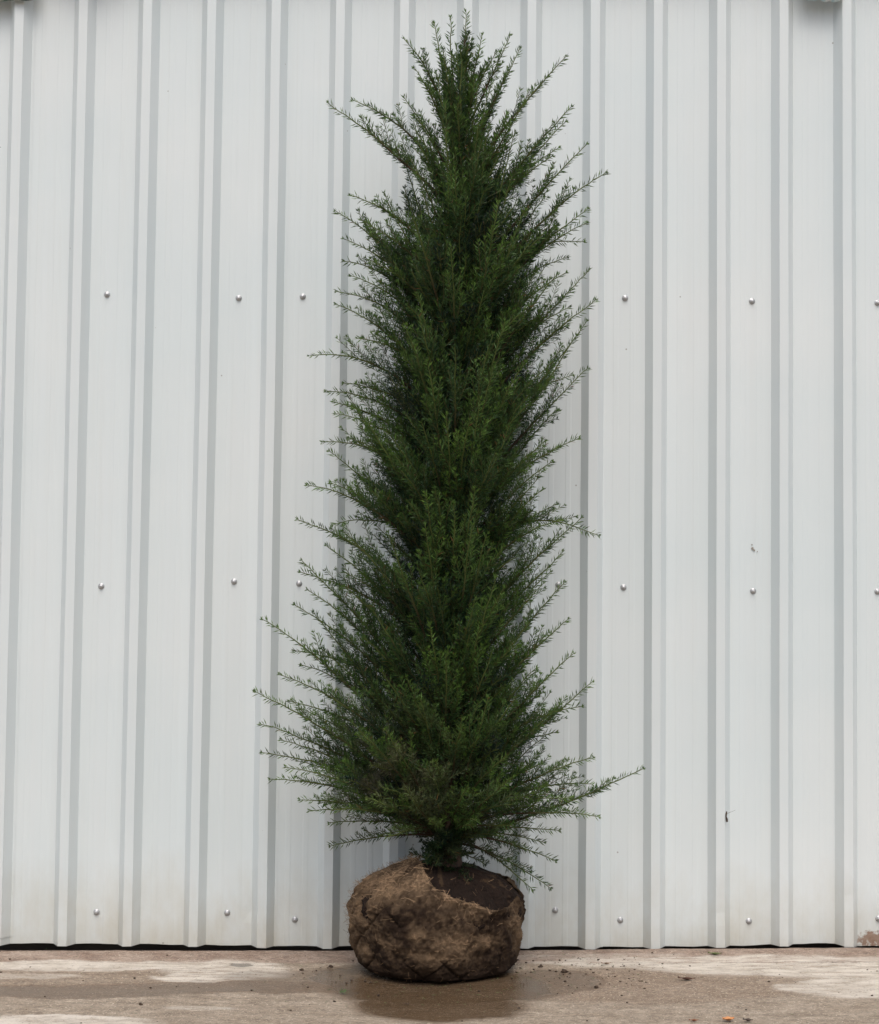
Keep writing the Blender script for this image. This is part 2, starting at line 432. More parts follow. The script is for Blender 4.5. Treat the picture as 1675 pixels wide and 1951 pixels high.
bug = merge([tube([at(1385, 1546, Yp), at(1384, 1551, Yp - .001), at(1383.5, 1556, Yp - .002), at(1385, 1561, Yp - .001), at(1385.5, 1566, Yp)], [0.0018, 0.0026, 0.0022, 0.0034, 0.0028]),
             tube([at(1386, 1550, Yp), at(1393, 1547, Yp - .006), at(1401, 1544, Yp - .01)], [0.0006, 0.0004, 0.0003], 4)])
tag(mesh_obj('wood_splinter', bug[0], bug[1], M_DARK, None, True), 'tiny dark splinter stuck on the wall low at right', 'splinter')
# scuff mark on the pan
sc = []
for (x, y, r) in ((1433, 1038, .0022), (1434, 1045, .0042), (1437, 1048, .0035), (1443, 1051, .0018)):
    c = at(x, y, DEPTH - 0.0018); ang = np.linspace(0, 2 * np.pi, 9, endpoint=False)
    v = np.array([[c[0] + r * math.cos(a) * random.uniform(.7, 1.3), c[1] - 0.0012, c[2] + r * math.sin(a) * random.uniform(.8, 1.5)] for a in ang] + [[c[0], c[1] - 0.003, c[2]]] )
    sc.append((v, np.array([(i, (i + 1) % 9, 9) for i in range(9)])))
sc = merge(sc)
tag(mesh_obj('mud_splash', sc[0], sc[1], m_plain('grey_mud', (0.22, 0.20, 0.17), (0.36, 0.34, 0.31), 200), None, True), 'small grey mud fleck on the wall above a screw at right', 'mud fleck')

# ------------------------------------------------------------------ the yew
TY = -0.272
AXP = [at(849, 1690, TY), at(850, 1640, TY), at(852, 1500, TY), at(862, 1200, TY), at(868, 900, TY), at(875, 600, TY), at(880, 300, TY), at(884, 120, TY)]
AX = np.array(AXP); AXZ = AX[:, 2]
def axis(z):
    return np.array([np.interp(z, AXZ, AX[:, 0]), np.interp(z, AXZ, AX[:, 1]), z])
tree = thing('yew_tree', 'tall narrow dark green yew with a burlap wrapped root ball', 'tree', None, (0, 0, 0))

# envelope of the dense body (photo px): y, left, right
ENV = np.array([(60, 860, 895), (120, 838, 912), (200, 800, 945), (260, 765, 980), (320, 738, 1020), (400, 715, 1070), (480, 690, 1075), (560, 690, 1065),
                (640, 690, 1055), (720, 672, 1045), (800, 668, 1020), (880, 650, 1010), (960, 645, 1015), (1040, 635, 1020), (1120, 640, 990), (1200, 625, 990),
                (1280, 600, 1005), (1360, 575, 1022), (1440, 565, 1020), (1500, 580, 1020), (1550, 630, 1030), (1590, 690, 980), (1620, 760, 930)], float)
pts = [at(r[1], r[0], TY) for r in ENV]; pts2 = [at(r[2], r[0], TY) for r in ENV]
EZ = np.array([p[2] for p in pts])[::-1]
EL = np.array([axis(p[2])[0] - p[0] for p in pts])[::-1]; ER = np.array([p[0] - axis(p[2])[0] for p in pts2])[::-1]
def env(z, phi):
    l = np.interp(z, EZ, EL); r = np.interp(z, EZ, ER); c = math.cos(phi)
    k = 0.5 + 0.5 * c
    R = l * (1 - k) + r * k
    s = abs(math.sin(phi))
    return R * (1 - s) + s * 0.5 * (l + r) * (0.92)
ZB, ZT = at(850, 1615, TY)[2], at(885, 60, TY)[2]

SP = []     # shoots: dict(path, level, green)
def bez(a, c, b, n):
    t = np.linspace(0, 1, n)[:, None]
    return (1 - t) ** 2 * a + 2 * t * (1 - t) * c + t ** 2 * b
def jitter(path, amp):
    n = len(path)
    k = np.cumsum(RNG.normal(0, amp, (n, 3)), axis=0)
    t = np.linspace(0, 1, n)[:, None]
    return path + (k - k[-1] * t) * np.sqrt(t)
def limit(path):
    path = path.copy(); path[:, 1] = np.where(path[:, 1] > -0.03, -0.03 + 0.1 * (path[:, 1] + 0.03), path[:, 1])
    path[:, 1] = np.minimum(path[:, 1], -0.008); return path
def unit(v): return v / (np.linalg.norm(v) + 1e-9)
def grow(a, b, ctrl, nsec, hero=False, tone=0.0, bare=0.25, kmul=1.0):
    L = np.linalg.norm(b - a); n = max(6, int(L / 0.02))
    path = limit(jitter(bez(a, ctrl, b, n), 0.0012))
    SP.append((path, 0, tone, hero))
    T = np.gradient(path, axis=0)
    nsec = max(3, int(nsec))
    for i in range(nsec):
        s = bare + (0.97 - bare) * ((i + RNG.random()) / nsec)
        idx = s * (n - 1); k = int(idx); fr = idx - k
        p = path[k] * (1 - fr) + path[min(k + 1, n - 1)] * fr
        t = unit(T[k])
        hz = np.array([-t[1], t[0], 0.0])
        if np.linalg.norm(hz) < 0.25: hz = RNG.normal(size=3)
        hz = unit(hz - t * hz.dot(t)); upv = np.cross(hz, t)
        roll = RNG.normal(0, 0.75)
        side = (1 if i % 2 else -1) * (hz * math.cos(roll) + upv * math.sin(roll))
        ang = RNG.uniform(0.32, 0.70)
        d = unit(t * math.cos(ang) + side * math.sin(ang) + np.array([0, 0, 0.30 if L > 0.2 else 0.1]))
        if d[2] < 0.55 * t[2]: d[2] = 0.55 * t[2]; d = unit(d)
        Ls = (0.030 + (0.42 if hero else 0.5) * (1 - s) * min(L, 0.45) * RNG.uniform(0.35, 1.3)) * kmul
        if hero and s > 0.74: Ls *= 0.0
        if Ls < 0.01: continue
        Ls = min(Ls, 0.21)
        d2 = unit(d + np.array([0, 0, 0.35]) * RNG.uniform(0.0, 1.3) + t * 0.3)
        n2 = max(4, int(Ls / 0.012))
        q = limit(bez(p, p + d * Ls * 0.5, p + d * Ls * 0.5 + d2 * Ls * 0.5, n2))
        SP.append((q, 1, tone, False))
        if Ls > (0.12 if hero else 0.08):
            T2 = np.gradient(q, axis=0); nt = int(Ls / 0.046)
            for j in range(nt):
                s2 = 0.15 + 0.75 * (j + RNG.random()) / nt
                k2 = min(int(s2 * (n2 - 1)), n2 - 1); p2 = q[k2]; t2 = unit(T2[k2])
                h2 = unit(np.array([-t2[1], t2[0], 0.0]) + 0.45 * RNG.normal(size=3)); h2 = unit(h2 - t2 * h2.dot(t2))
                dd = unit(t2 * 0.75 + (1 if j % 2 else -1) * h2 * 0.7 + np.array([0, 0, 0.1]))
                Lt = RNG.uniform(0.03, 0.085) * (1.15 - 0.5 * s2)
                SP.append((limit(bez(p2, p2 + dd * Lt * .5, p2 + dd * Lt + t2 * 0.1 * Lt, 4)), 2, tone, False))

def origin_for(tip, phi, elev):
    c = axis(tip[2]); r = math.hypot(tip[0] - c[0], tip[1] - c[1])
    z0 = tip[2] - r * math.tan(elev)
    return axis(max(z0, ZB + 0.01 + 0.04 * RNG.random()))
def primary(tip, hero=False, elev=None, tone=0.0, arch=None, dens=0.8):
    z = tip[2]; hfrac = (z - ZB) / (ZT - ZB)
    if elev is None: elev = math.radians(np.interp(hfrac, [0, 0.06, 0.2, 0.6, 0.85, 1.0], [6, 28, 50, 57, 60, 74]) + RNG.normal(0, 6))
    a = origin_for(tip, 0, elev)
    if arch is None: arch = RNG.uniform(0.0, 0.30)
    mid = (a + tip) / 2; L = np.linalg.norm(tip - a)
    hor = unit(np.array([tip[0] - a[0], tip[1] - a[1], 0])) if L > 0 else np.array([1, 0, 0])
    ctrl = mid + np.array([0, 0, 1]) * arch * L * 0.55 - hor * arch * 0.20 * L
    grow(a, tip, ctrl, dens * L / 0.020, hero, tone, bare=0.30 if hero else 0.2, kmul=float(np.interp(hfrac, [0, 0.78, 0.95], [1, 1, 0.6])))

# random filling branches
NPR = 590
for i in range(NPR):
    h = (i + RNG.random()) / NPR
    z = ZB + (ZT - ZB) * (0.01 + 0.99 * h)
    if h > 0.80 and RNG.random() < 0.62: continue
    phi = (i * 2.399963 + RNG.normal(0, 0.25)) % (2 * math.pi)
    R = env(z, phi)
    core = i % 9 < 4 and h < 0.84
    r = R * (0.60 + 0.58 * RNG.random() ** 1.1)
    if core: r = R * RNG.uniform(0.25, 0.78)
    if math.sin(phi) < -0.5 and r > 0.6 * R and noise.noise(Vector((math.cos(phi) * 1.6, math.sin(phi) * 1.6, z * 4.5))) < -0.16: r *= 0.66
    c = axis(z)
    tip = c + np.array([math.cos(phi) * r, math.sin(phi) * r, RNG.normal(0, 0.01)])
    primary(tip, tone=RNG.normal(0, 0.25) + (-0.9 if core else 0.15), hero=not core, dens=1.0 if core else 0.72)  # core tone lowered so its needle colour carries the inner shade
# low shoots that hide the stem just above the ball
for i in range(60):
    phi = RNG.uniform(-math.pi, 0.15) if i % 4 else RNG.uniform(0, math.pi)
    a = axis(ZB + RNG.uniform(-0.075, 0.06)); r = RNG.uniform(0.04, 0.15)
    tip = a + np.array([math.cos(phi) * r * 0.8, math.sin(phi) * r, RNG.uniform(-0.035, 0.06)])
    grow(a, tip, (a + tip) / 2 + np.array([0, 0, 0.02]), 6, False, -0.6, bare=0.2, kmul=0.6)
# long shoots whose tips stand out of the outline: photo px of the tip, arch, elev deg
TIPS_L = [(770, 74, .35, 62), (828, 44, .1, 82), (858, 32, .05, 86), (790, 130, .3, 66), (800, 150, .3, 64), (625, 196, .10, 40), (672, 190, .35, 44), (770, 185, .15, 60), (698, 252, .3, 48),
          (668, 372, .4, 42), (640, 402, .25, 47), (688, 418, .3, 42), (655, 455, .35, 44), (655, 498, .4, 38), (705, 495, .3, 42), (668, 525, .35, 42), (642, 555, .45, 38), (640, 580, .35, 42),
          (682, 645, .4, 30), (590, 678, .55, 30), (655, 730, .4, 30), (622, 745, .45, 30), (636, 765, .35, 36), (640, 788, .4, 34), (615, 842, .5, 32), (628, 860, .25, 50), (665, 835, .35, 36), (586, 924, .4, 36), (630, 920, .3, 40),
          (567, 990, .3, 38), (635, 1000, .5, 15), (622, 1040, .2, 46), (575, 1068, .15, 50), (573, 1090, .3, 32), (586, 1124, .2, 44), (655, 1090, .3, 42), (562, 1153, .2, 42), (500, 1180, .15, 42), (560, 1240, .35, 28), (575, 1267, .3, 35),
          (533, 1285, .25, 36), (486, 1317, .15, 35), (552, 1335, .3, 30), (575, 1350, .2, 36), (497, 1380, .2, 28), (535, 1410, .2, 28), (500, 1434, .25, 22), (545, 1462, .2, 22), (515, 1485, .25, 18), (572, 1524, .2, 14), (590, 1545, .25, 10), (628, 1568, .2, 8), (630, 1612, .5, -14)]
TIPS_R = [(888, 22, 0, 88), (918, 66, -.1, 76), (972, 68, -.05, 66), (990, 92, 0, 64), (1078, 108, .05, 52), (968, 130, -.1, 68), (1088, 204, .1, 50), (1078, 232, .05, 50), (1000, 195, .1, 58), (945, 100, .2, 66), (1118, 275, .1, 50), (1064, 282, .2, 46), (1052, 298, .2, 44), (1154, 330, .25, 46), (1120, 398, .2, 46), (1118, 425, .25, 44),
          (1112, 460, .5, 30), (1080, 490, .3, 40), (1122, 515, .05, 50), (1078, 520, .2, 44), (1134, 572, .15, 46), (1085, 585, .2, 42), (1118, 612, .05, 54), (1098, 640, 0, 56), (1120, 702, .05, 48), (1090, 715, .25, 38), (1060, 780, .05, 52), (1038, 840, .1, 48), (1103, 835, .3, 42), (1052, 880, .2, 46),
          (1034, 932, .1, 48), (1060, 960, .3, 44), (1068, 990, .35, 40), (1108, 986, .05, 46), (1140, 1020, .85, 20), (1072, 1052, .05, 48), (1048, 1090, .1, 50), (1076, 1110, .0, 50), (1035, 1112, .1, 52), (1082, 1180, .1, 48), (1045, 1205, .1, 50), (1020, 1245, .05, 52), (1092, 1246, .0, 46), (1022, 1278, .1, 50), (1034, 1320, .1, 46), (1128, 1300, .05, 44), (1108, 1346, .4, 36),
          (1062, 1372, .3, 36), (1060, 1395, .3, 30), (1030, 1456, .2, 36), (1128, 1442, .1, 26), (1128, 1494, .3, 18), (1225, 1465, -.1, 22), (1140, 1556, .2, 6), (1065, 1582, .2, 4), (1090, 1520, .2, 12), (1058, 1640, .6, -12), (1048, 1692, .9, -26), (1015, 1695, .9, -26), (1000, 1620, .5, -8), (1036, 1605, .4, -4)]
for (x, y, ar, el) in TIPS_L + TIPS_R:
    Y = TY + RNG.uniform(-0.10, 0.06)
    tip = at(x, y, Y)
    if el > 72: Y = TY + RNG.uniform(-0.03, 0.03); tip = at(x, y, Y)
    if el < 0:
        a = axis(ZB + 0.02 + 0.03 * RNG.random())
        mid = (a + tip) / 2 + np.array([0, 0, abs(tip[2] - a[2]) * 0.25 + 0.015])
        grow(a, tip, mid, 9, True, 0.0, bare=0.3, kmul=0.55)
    else:
        primary(tip, True, math.radians(el), tone=RNG.uniform(0.3, 0.9), arch=ar)
# upright leaders that fill the narrow top
for i in range(46):
    y = 80 + 270 * (i + RNG.random()) / 46; x = 880 + RNG.uniform(-1, 1) * (22 + 0.42 * (y - 60))
    dy = RNG.uniform(-0.12, 0.06)
    primary(at(x, y, TY + dy), True, math.radians(RNG.uniform(66, 80)), tone=RNG.uniform(-0.4, 0.8), arch=RNG.uniform(0, .2), dens=0.8)
# long steep shoots on the face toward the viewer
for (x, y, dpt) in [(872, 190, .12), (868, 320, .2), (905, 150, .08), (835, 95, .03), (845, 250, .15), (925, 215, .1), (950, 385, .24), (790, 420, .22), (1000, 400, .2), (860, 470, .24), (795, 560, .24), (773, 620, .2), (815, 688, .26), (962, 612, .26), (940, 700, .28), (1000, 690, .2), (915, 760, .28),
                    (895, 800, .28), (850, 790, .27), (700, 800, .12), (905, 930, .28), (810, 940, .27), (865, 960, .28), (740, 1015, .24), (810, 1000, .26), (900, 1000, .28), (945, 1100, .26), (960, 1120, .24), (905, 1140, .27), (820, 1190, .26), (850, 1245, .28), (775, 1290, .25), (915, 1190, .26), (800, 1330, .28), (880, 1370, .3), (930, 1330, .27), (735, 1390, .25), (680, 1400, .2), (965, 1440, .25), (830, 1450, .3), (890, 1500, .3), (770, 1500, .28), (700, 1520, .22), (820, 1560, .26), (900, 1570, .24)]:
    tip = at(x, y, TY - dpt * 0.95)
    primary(tip, True, math.radians(np.interp(y, [0, 1300, 1580], [66, 60, 25])), tone=RNG.uniform(0.5, 1.1), arch=RNG.uniform(-.1, .25))

# --- needles and twigs as arrays
spac = {0: 0.0046, 1: 0.0043, 2: 0.0043}
NP, NT, NA, NC = [], [], [], []     # point, tangent, side, tone data
TW_V, TW_F, tb = [], [], 0
tri = np.linspace(0, 2 * np.pi, 3, endpoint=False)
WD_V, WD_F, wb_ = [], [], 0
for (path, lev, tone, hero) in SP:
    n = len(path); seg = np.linalg.norm(np.diff(path, axis=0), axis=1); cum = np.concatenate([[0], np.cumsum(seg)]); L = cum[-1]
    if L < 0.008: continue
    T = np.gradient(path, axis=0); T /= np.linalg.norm(T, axis=1)[:, None] + 1e-9
    s0 = 0.0 if lev else (0.30 * L if L < .5 else 0.38 * L)
    d = np.arange(s0 + 0.004, L, spac[lev] * (0.8 if hero or lev == 1 else 1)); m = len(d)
    if m < 2: continue
    P = np.stack([np.interp(d, cum, path[:, k]) for k in range(3)], 1); TT = np.stack([np.interp(d, cum, T[:, k]) for k in range(3)], 1)
    TT /= np.linalg.norm(TT, axis=1)[:, None]
    hz = np.stack([-TT[:, 1], TT[:, 0], np.zeros(m)], 1) + RNG.normal(0, 0.02, (1, 3))
    hz -= TT * (hz * TT).sum(1)[:, None]; hz /= np.linalg.norm(hz, axis=1)[:, None] + 1e-6
    up = np.cross(hz, TT)
    vert = np.abs(TT[:, 2])
    roll = RNG.normal(0, 1, m) * (0.75 + 0.6 * vert ** 2) + RNG.uniform(-1.0, 1.0)
    sgn = np.where(np.arange(m) % 2, 1.0, -1.0)
    A = sgn[:, None] * (hz * np.cos(roll)[:, None] + up * np.sin(roll)[:, None])
    age = (L - d) / (0.26 if lev == 0 else 0.11)                       # 0 at the tip
    sp_ = 1.0 if lev < 2 else 0.85
    ln = np.full(m, (0.0205 if lev == 2 else 0.0230) if not hero else 0.0240) * sp_ * RNG.uniform(0.75, 1.15, m) * np.clip(0.55 + (L - d) / 0.02, 0.55, 1)
    fw = np.interp(L - d, [0, 0.012, 0.05], [0.35, 0.75, 0.95]) + RNG.normal(0, 0.10, m)   # angle from the shoot
    NP.append(P); NT.append(TT); NA.append(A)
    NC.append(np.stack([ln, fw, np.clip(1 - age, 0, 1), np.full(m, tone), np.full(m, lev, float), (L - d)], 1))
    # terminal tuft
    k = 7; th = RNG.uniform(0, 6.28, k)
    A2 = hz[-1] * np.cos(th)[:, None] + up[-1] * np.sin(th)[:, None]
    NP.append(np.repeat(path[-1][None], k, 0)); NT.append(np.repeat(TT[-1][None], k, 0)); NA.append(A2)
    NC.append(np.stack([RNG.uniform(.008, .013, k), RNG.uniform(.35, 1.0, k), np.ones(k), np.full(k, tone), np.full(k, lev, float), np.zeros(k)], 1))
    # stem
    r0, r1 = {0: (0.0018 + 0.0075 * min(L, .6), 0.0011), 1: (0.0014, 0.0008), 2: (0.0009, 0.0006)}[lev]
    sg = 5 if lev == 0 else 3
    v, f = tube(path, np.linspace(r0, r1, n), sg)
    if lev == 0:
        q = np.repeat(cum / L, sg); WD_V.append(np.concatenate([v, q[:, None]], 1)); WD_F.append(f + wb_); wb_ += len(v)
    else:
        TW_V.append(v); TW_F.append(f + tb); tb += len(v)
P = np.concatenate(NP); T = np.concatenate(NT); A = np.concatenate(NA); C = np.concatenate(NC)
nN = len(P); print('needles', nN, 'shoots', len(SP))
ln, fw, tipn, tone, lev = C[:, 0], C[:, 1], C[:, 2], C[:, 3], C[:, 4]
D = T * np.cos(fw)[:, None] + A * np.sin(fw)[:, None] + np.array([0, 0, 0.10])
D /= np.linalg.norm(D, axis=1)[:, None]
Wv = np.cross(D, np.cross(T, A)); Wv += RNG.normal(0, 0.35, Wv.shape); Wv -= D * (Wv * D).sum(1)[:, None]; Wv /= np.linalg.norm(Wv, axis=1)[:, None] + 1e-6
Nn = np.cross(D, Wv)
wd = RNG.uniform(0.0023, 0.0033, nN) * np.where(lev == 0, 1.2, 1.0)
Q = np.empty((nN, 4, 3))
Q[:, 0] = P
mid = P + D * (ln * 0.45)[:, None] + Nn * (ln * 0.04)[:, None]
Q[:, 1] = mid + Wv * (wd / 2)[:, None]; Q[:, 3] = mid - Wv * (wd / 2)[:, None]
Q[:, 2] = P + D * ln[:, None] - Nn * (ln * RNG.uniform(-0.05, 0.15, nN))[:, None]
Q[:, :, 1] = np.minimum(Q[:, :, 1], -0.002)
# leaf colour: mature blue-green, core shade painted in, to fresh yellow-green at shoot ends, a few dusty grey-brown sprays low down
mature_shaded = np.array([0.006, 0.022, 0.0145]); fresh = np.array([0.105, 0.195, 0.032]); midc = np.array([0.022, 0.066, 0.022])
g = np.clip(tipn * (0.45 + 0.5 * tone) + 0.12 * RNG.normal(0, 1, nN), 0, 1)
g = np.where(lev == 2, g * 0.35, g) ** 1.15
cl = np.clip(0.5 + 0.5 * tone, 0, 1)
col = mature_shaded * (1 - cl)[:, None] + midc * cl[:, None]
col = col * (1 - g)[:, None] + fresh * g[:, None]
col *= RNG.uniform(0.62, 1.10, (nN, 1))
zc = P[:, 2]
px_, py_ = proj(P)
dust = np.exp(-(((px_ - 755) / 95) ** 2 + ((py_ - 1465) / 85) ** 2)) * (fb2(P[:, 0] * 18, P[:, 2] * 18, 77, 3) > -0.05) * 0.75
dust = np.clip(dust + 0.18 * sstep(0.95, 0.45, zc) * (vnoise2(P[:, 0] * 30, P[:, 2] * 30, 5) > 0), 0, 1) * RNG.uniform(0.3, 1, nN)
col = col * (1 - dust)[:, None] + np.array([0.16, 0.145, 0.095]) * dust[:, None]
brownn = RNG.random(nN) < 0.006
col[brownn] = np.array([0.14, 0.08, 0.03])
fc = np.arange(nN * 4).reshape(-1, 4)
V = Q.reshape(-1, 3); colv = np.repeat(col, 4, axis=0)
tv = np.concatenate(TW_V); tf = np.concatenate(TW_F) + len(V)
tcol = np.where(RNG.random((len(tv), 1)) < 0.5, np.array([[0.055, 0.075, 0.022]]), np.array([[0.075, 0.07, 0.028]]))
V = np.concatenate([V, tv]); colv = np.concatenate([colv, tcol])
M_LEAF = m_col('yew_needles', 0.45, 0.30)
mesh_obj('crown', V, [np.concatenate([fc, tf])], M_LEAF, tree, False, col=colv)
wv = np.concatenate(WD_V); q = wv[:, 3:4]
wcol = np.array([[0.055, 0.034, 0.021]]) * (1 - sstep(.45, .8, q)) + np.array([[0.085, 0.11, 0.03]]) * sstep(.45, .8, q)
mesh_obj('branches', wv[:, :3], np.concatenate(WD_F), m_col('yew_twig_bark', 0.75, 0.25), tree, True, col=wcol)
# trunk: main leader and three close stems
M_BARK = N('yew_bark'); bk = M_BARK
bk.set(Base_Color=bk.mix(bk.ramp(bk.tex(14, 5, 0.6, sx=(3, 3, 0.6)), [(0.35, 0.0), (0.65, 1.0)]), (0.035, 0.020, 0.013), (0.105, 0.060, 0.040)), Roughness=0.85)
bk.bump(bk.tex(40, 4, sx=(3, 3, 0.5)), 0.6, 0.006)
tz = np.linspace(AXZ[0] - 0.02, AXZ[-1] + 0.06, 60)
parts = []
tp = np.array([axis(z) for z in tz]); tp[:, 0] += 0.008 * np.sin(tz * 5); parts.append(tube(tp, np.interp(tz, [tz[0], tz[0] + .12, 1.2, tz[-1]], [0.058, 0.036, 0.018, 0.003]), 12))
for k, (ph, top, r) in enumerate(((2.6, 2.3, .05), (0.4, 2.5, .06), (4.4, 2.0, .05))):
    z2 = np.linspace(AXZ[0], top, 30); t = (z2 - z2[0]) / (top - z2[0])
    c = np.array([axis(z) for z in z2]); rr = 0.018 + r * np.sin(t * 1.7)
    c[:, 0] += math.cos(ph) * rr; c[:, 1] += math.sin(ph) * rr * 0.8; c[:, 1] = np.minimum(c[:, 1], -0.02)
    parts.append(tube(c, np.linspace(0.018, 0.003, 30), 9))
tv_, tf_ = merge(parts)
mesh_obj('trunk', tv_, tf_, bk.m, tree, True)

# ------------------------------------------------------------------ root ball
BC = at(832, 1740, TY); BCX = BC[0]; GZ = float(zg(BCX)) + 0.003
PZ = np.array([0.0, 0.006, 0.02, 0.05, 0.10, 0.15, 0.20, 0.245, 0.275, 0.295, 0.308, 0.316])
PRr = np.array([0.200, 0.222, 0.240, 0.257, 0.266, 0.266, 0.256, 0.228, 0.186, 0.135, 0.08, 0.02])
def ball_pts(na, nv, off, seedo, amp=1.0, zmax=0.316):
    # rows evenly along the profile's arc length, ending at height zmax
    al = np.concatenate([[0], np.cumsum(np.hypot(np.diff(PZ), np.diff(PRr)))])
    smax = np.interp(zmax, PZ, al)
    s = np.linspace(0, smax, nv); z = np.interp(s, al, PZ); r = np.interp(s, al, PRr)
    ker = np.ones(7) / 7; rp = np.convolve(np.pad(r, 3, mode='edge'), ker, 'valid'); zp = z
    th = np.linspace(0, 2 * np.pi, na, endpoint=False)
    TH, Z = np.meshgrid(th, zp); R = np.repeat(rp[:, None], na, 1)
    nx, ny = np.cos(TH), np.sin(TH)
    lumps = np.empty_like(R)
    for i in range(nv):
        for j in range(na):
            v = Vector((nx[i, j] * R[i, j], ny[i, j] * R[i, j], Z[i, j]))
            lumps[i, j] = 0.022 * noise.noise(v * 4.2 + Vector((seedo, 8, 1))) * min(1, Z[i, j] / 0.05) + 0.0022 * noise.noise(v * 75 + Vector((2, seedo, 0))) + 0.010 * noise.noise(v * 7 + Vector((seedo, 0, 0))) + 0.006 * noise.noise(v * 19 + Vector((seedo, 3, 0))) + \
                          0.0048 * noise.noise(v * 48 + Vector((0, seedo, 0))) + 0.0026 * noise.noise(v * 120)
    return TH, Z, R, lumps * amp
def finish_ball(TH, Z, RR):
    X = BCX + np.cos(TH) * RR; Y = TY + np.sin(TH) * RR * 0.90
    Y = np.minimum(Y, -0.012)
    return np.stack([X, Y, Z + GZ], -1)
# soil core
na, nv = 260, 130
TH, Z, R, lum = ball_pts(na, nv, 0, 4.0, 1.3)
RR = R - 0.010 - 0.030 * (1 - sstep(0.13, 0.19, Z)) + lum
opening = np.exp(-((np.angle(np.exp(1j * (TH + 1.05)))) / 0.6) ** 2) * sstep(0.15, 0.24, Z)
RR = RR - 0.020 * opening + 0.012 * fb2(TH * 14, Z * 60, 19, 4) * sstep(.12, .2, Z)
V = finish_ball(TH, Z, RR)
nz2 = fb2(TH * 9, Z * 40, 9, 4)
sc_ = np.array([0.015, 0.008, 0.005]) * (1 + 0.5 * nz2[..., None]) + np.array([0.03, 0.02, 0.01]) * (nz2[..., None] > 0.35)
root = mesh_obj('root_ball', V.reshape(-1, 3), grid_faces(nv, na, True), m_col('wet_soil', 0.8, 0.2, (260, 0.9, 0.006)), tree, True, col=sc_.reshape(-1, 3))
# burlap: outer cloth with an open mouth at the top right
na, nv = 560, 250
TH, Z, R, lum = ball_pts(na, nv, 0, 1.0, 1.0)
arc = np.angle(np.exp(1j * (TH + math.pi / 2))) * 0.262
# net of cords pulling the cloth in, in a slanting diamond pattern
def cord(sign, sp, ph):
    w_ = (arc + sign * Z * 1.25 + ph + 0.012 * fb2(arc * 9, Z * 9, 31, 3)) / sp
    return np.abs(w_ - np.round(w_)) * sp
cd = np.minimum(cord(1, 0.118, 0.02), cord(-1, 0.125, 0.05))
crease = np.exp(-(cd / 0.0045) ** 2) * (0.05 + 0.95 * sstep(0.0, 0.35, fb2(arc * 7, Z * 10, 51, 3))) * sstep(0.25, 0.17, Z)
bulge = sstep(0, 0.05, cd) * 0.005 * sstep(0.26, 0.18, Z)
fold = np.abs(fb2(arc * 16 + Z * 8, Z * 5, 63, 3)) * 0.016 * sstep(0.12, 0.22, Z) + (1 - np.abs(np.sin(TH * 8 + 2.2 * fb2(arc * 12, Z * 6, 13, 3)))) ** 2 * 0.016 * sstep(0.10, 0.24, Z)
RR = R + lum * 1.2 - 0.010 * crease + bulge - 0.004 + fold * 0.8
V = finish_ball(TH, Z, RR)
px, py = proj(V)
front = np.sin(TH) < 0.1
ex = [640, 700, 740, 790, 803, 812, 828, 850, 875, 900, 925, 950, 975, 992, 1002, 1040]
ey = [1600, 1612, 1622, 1638, 1650, 1668, 1690, 1704, 1714, 1722, 1731, 1732, 1718, 1698, 1672, 1660]
yb = np.interp(px, ex, ey) + 3.0 * fb2(arc * 40, Z * 40, 71, 3)
inside = np.where(front, py - yb, (0.262 + 0.01 * fb2(arc * 20, Z, 5, 3) - Z) * 600)
lip = np.exp(-(np.clip(inside, 0, None) / 12) ** 2) * front * sstep(790, 830, px) * (1 - sstep(955, 990, px))
RR2 = RR + 0.014 * lip
# the gathered flap standing up beside the stem
flap = np.exp(-(((px - 785) / 45) ** 2 + ((py - 1650) / 26) ** 2)) * front
V = finish_ball(TH, Z, RR2); V[..., 2] += 0.018 * flap; V[..., 1] -= 0.012 * flap
px, py = proj(V)
tan_ = np.zeros_like(Z)
for (x, y, rx, ry, a) in ((745, 1685, 60, 26, 0.9), (800, 1680, 30, 25, 0.9), (860, 1712, 42, 14, 0.9), (815, 1665, 18, 22, 1.1), (690, 1735, 22, 40, 0.55), (672, 1770, 14, 50, 0.7), (855, 1795, 48, 20, 0.75), (800, 1785, 20, 14, 0.7),
                           (935, 1795, 34, 16, 0.65), (985, 1770, 16, 40, 0.8), (870, 1822, 60, 10, 0.35), (800, 1820, 45, 14, 0.4), (740, 1800, 24, 16, 0.35), (700, 1808, 20, 24, .4), (900, 1740, 60, 12, 0.3)):
    tan_ = np.maximum(tan_, a * np.exp(-(((px - x) / rx) ** 2 + ((py - y) / ry) ** 2)))
back = ~front
tan_ = np.where(back, 0.4, tan_)
nA = fb2(arc * 28, Z * 28, 81, 4); nB = fb2(arc * 90, Z * 90, 91, 3); nC = fb2(arc * 10, Z * 12, 95, 3)
tan_ = np.clip(np.maximum(tan_, 0.75 * lip) * (0.85 + 0.8 * nA) + 0.28 * nB + 0.34 * nC + 0.10, 0, 1) * sstep(0.005, 0.06, Z) * (1 - 0.6 * crease)
soil = np.array([0.040, 0.021, 0.012]); tanc = np.array([0.60, 0.41, 0.245])
bc = soil + (tanc - soil) * tan_[..., None]
bc = bc * (1 + 0.15 * nB[..., None])
faces = grid_faces(nv, na, True)
keepv = (inside > 0).ravel()
fk = keepv[faces].sum(1) >= 3
faces = faces[fk]
nm = N('burlap'); a = nm.attr('col')
wv1 = nm.n('ShaderNodeTexWave', wave_type='BANDS', bands_direction='Z'); wv1.inputs['Scale'].default_value = 190; wv1.inputs['Distortion'].default_value = 5; wv1.inputs['Detail Scale'].default_value = 3
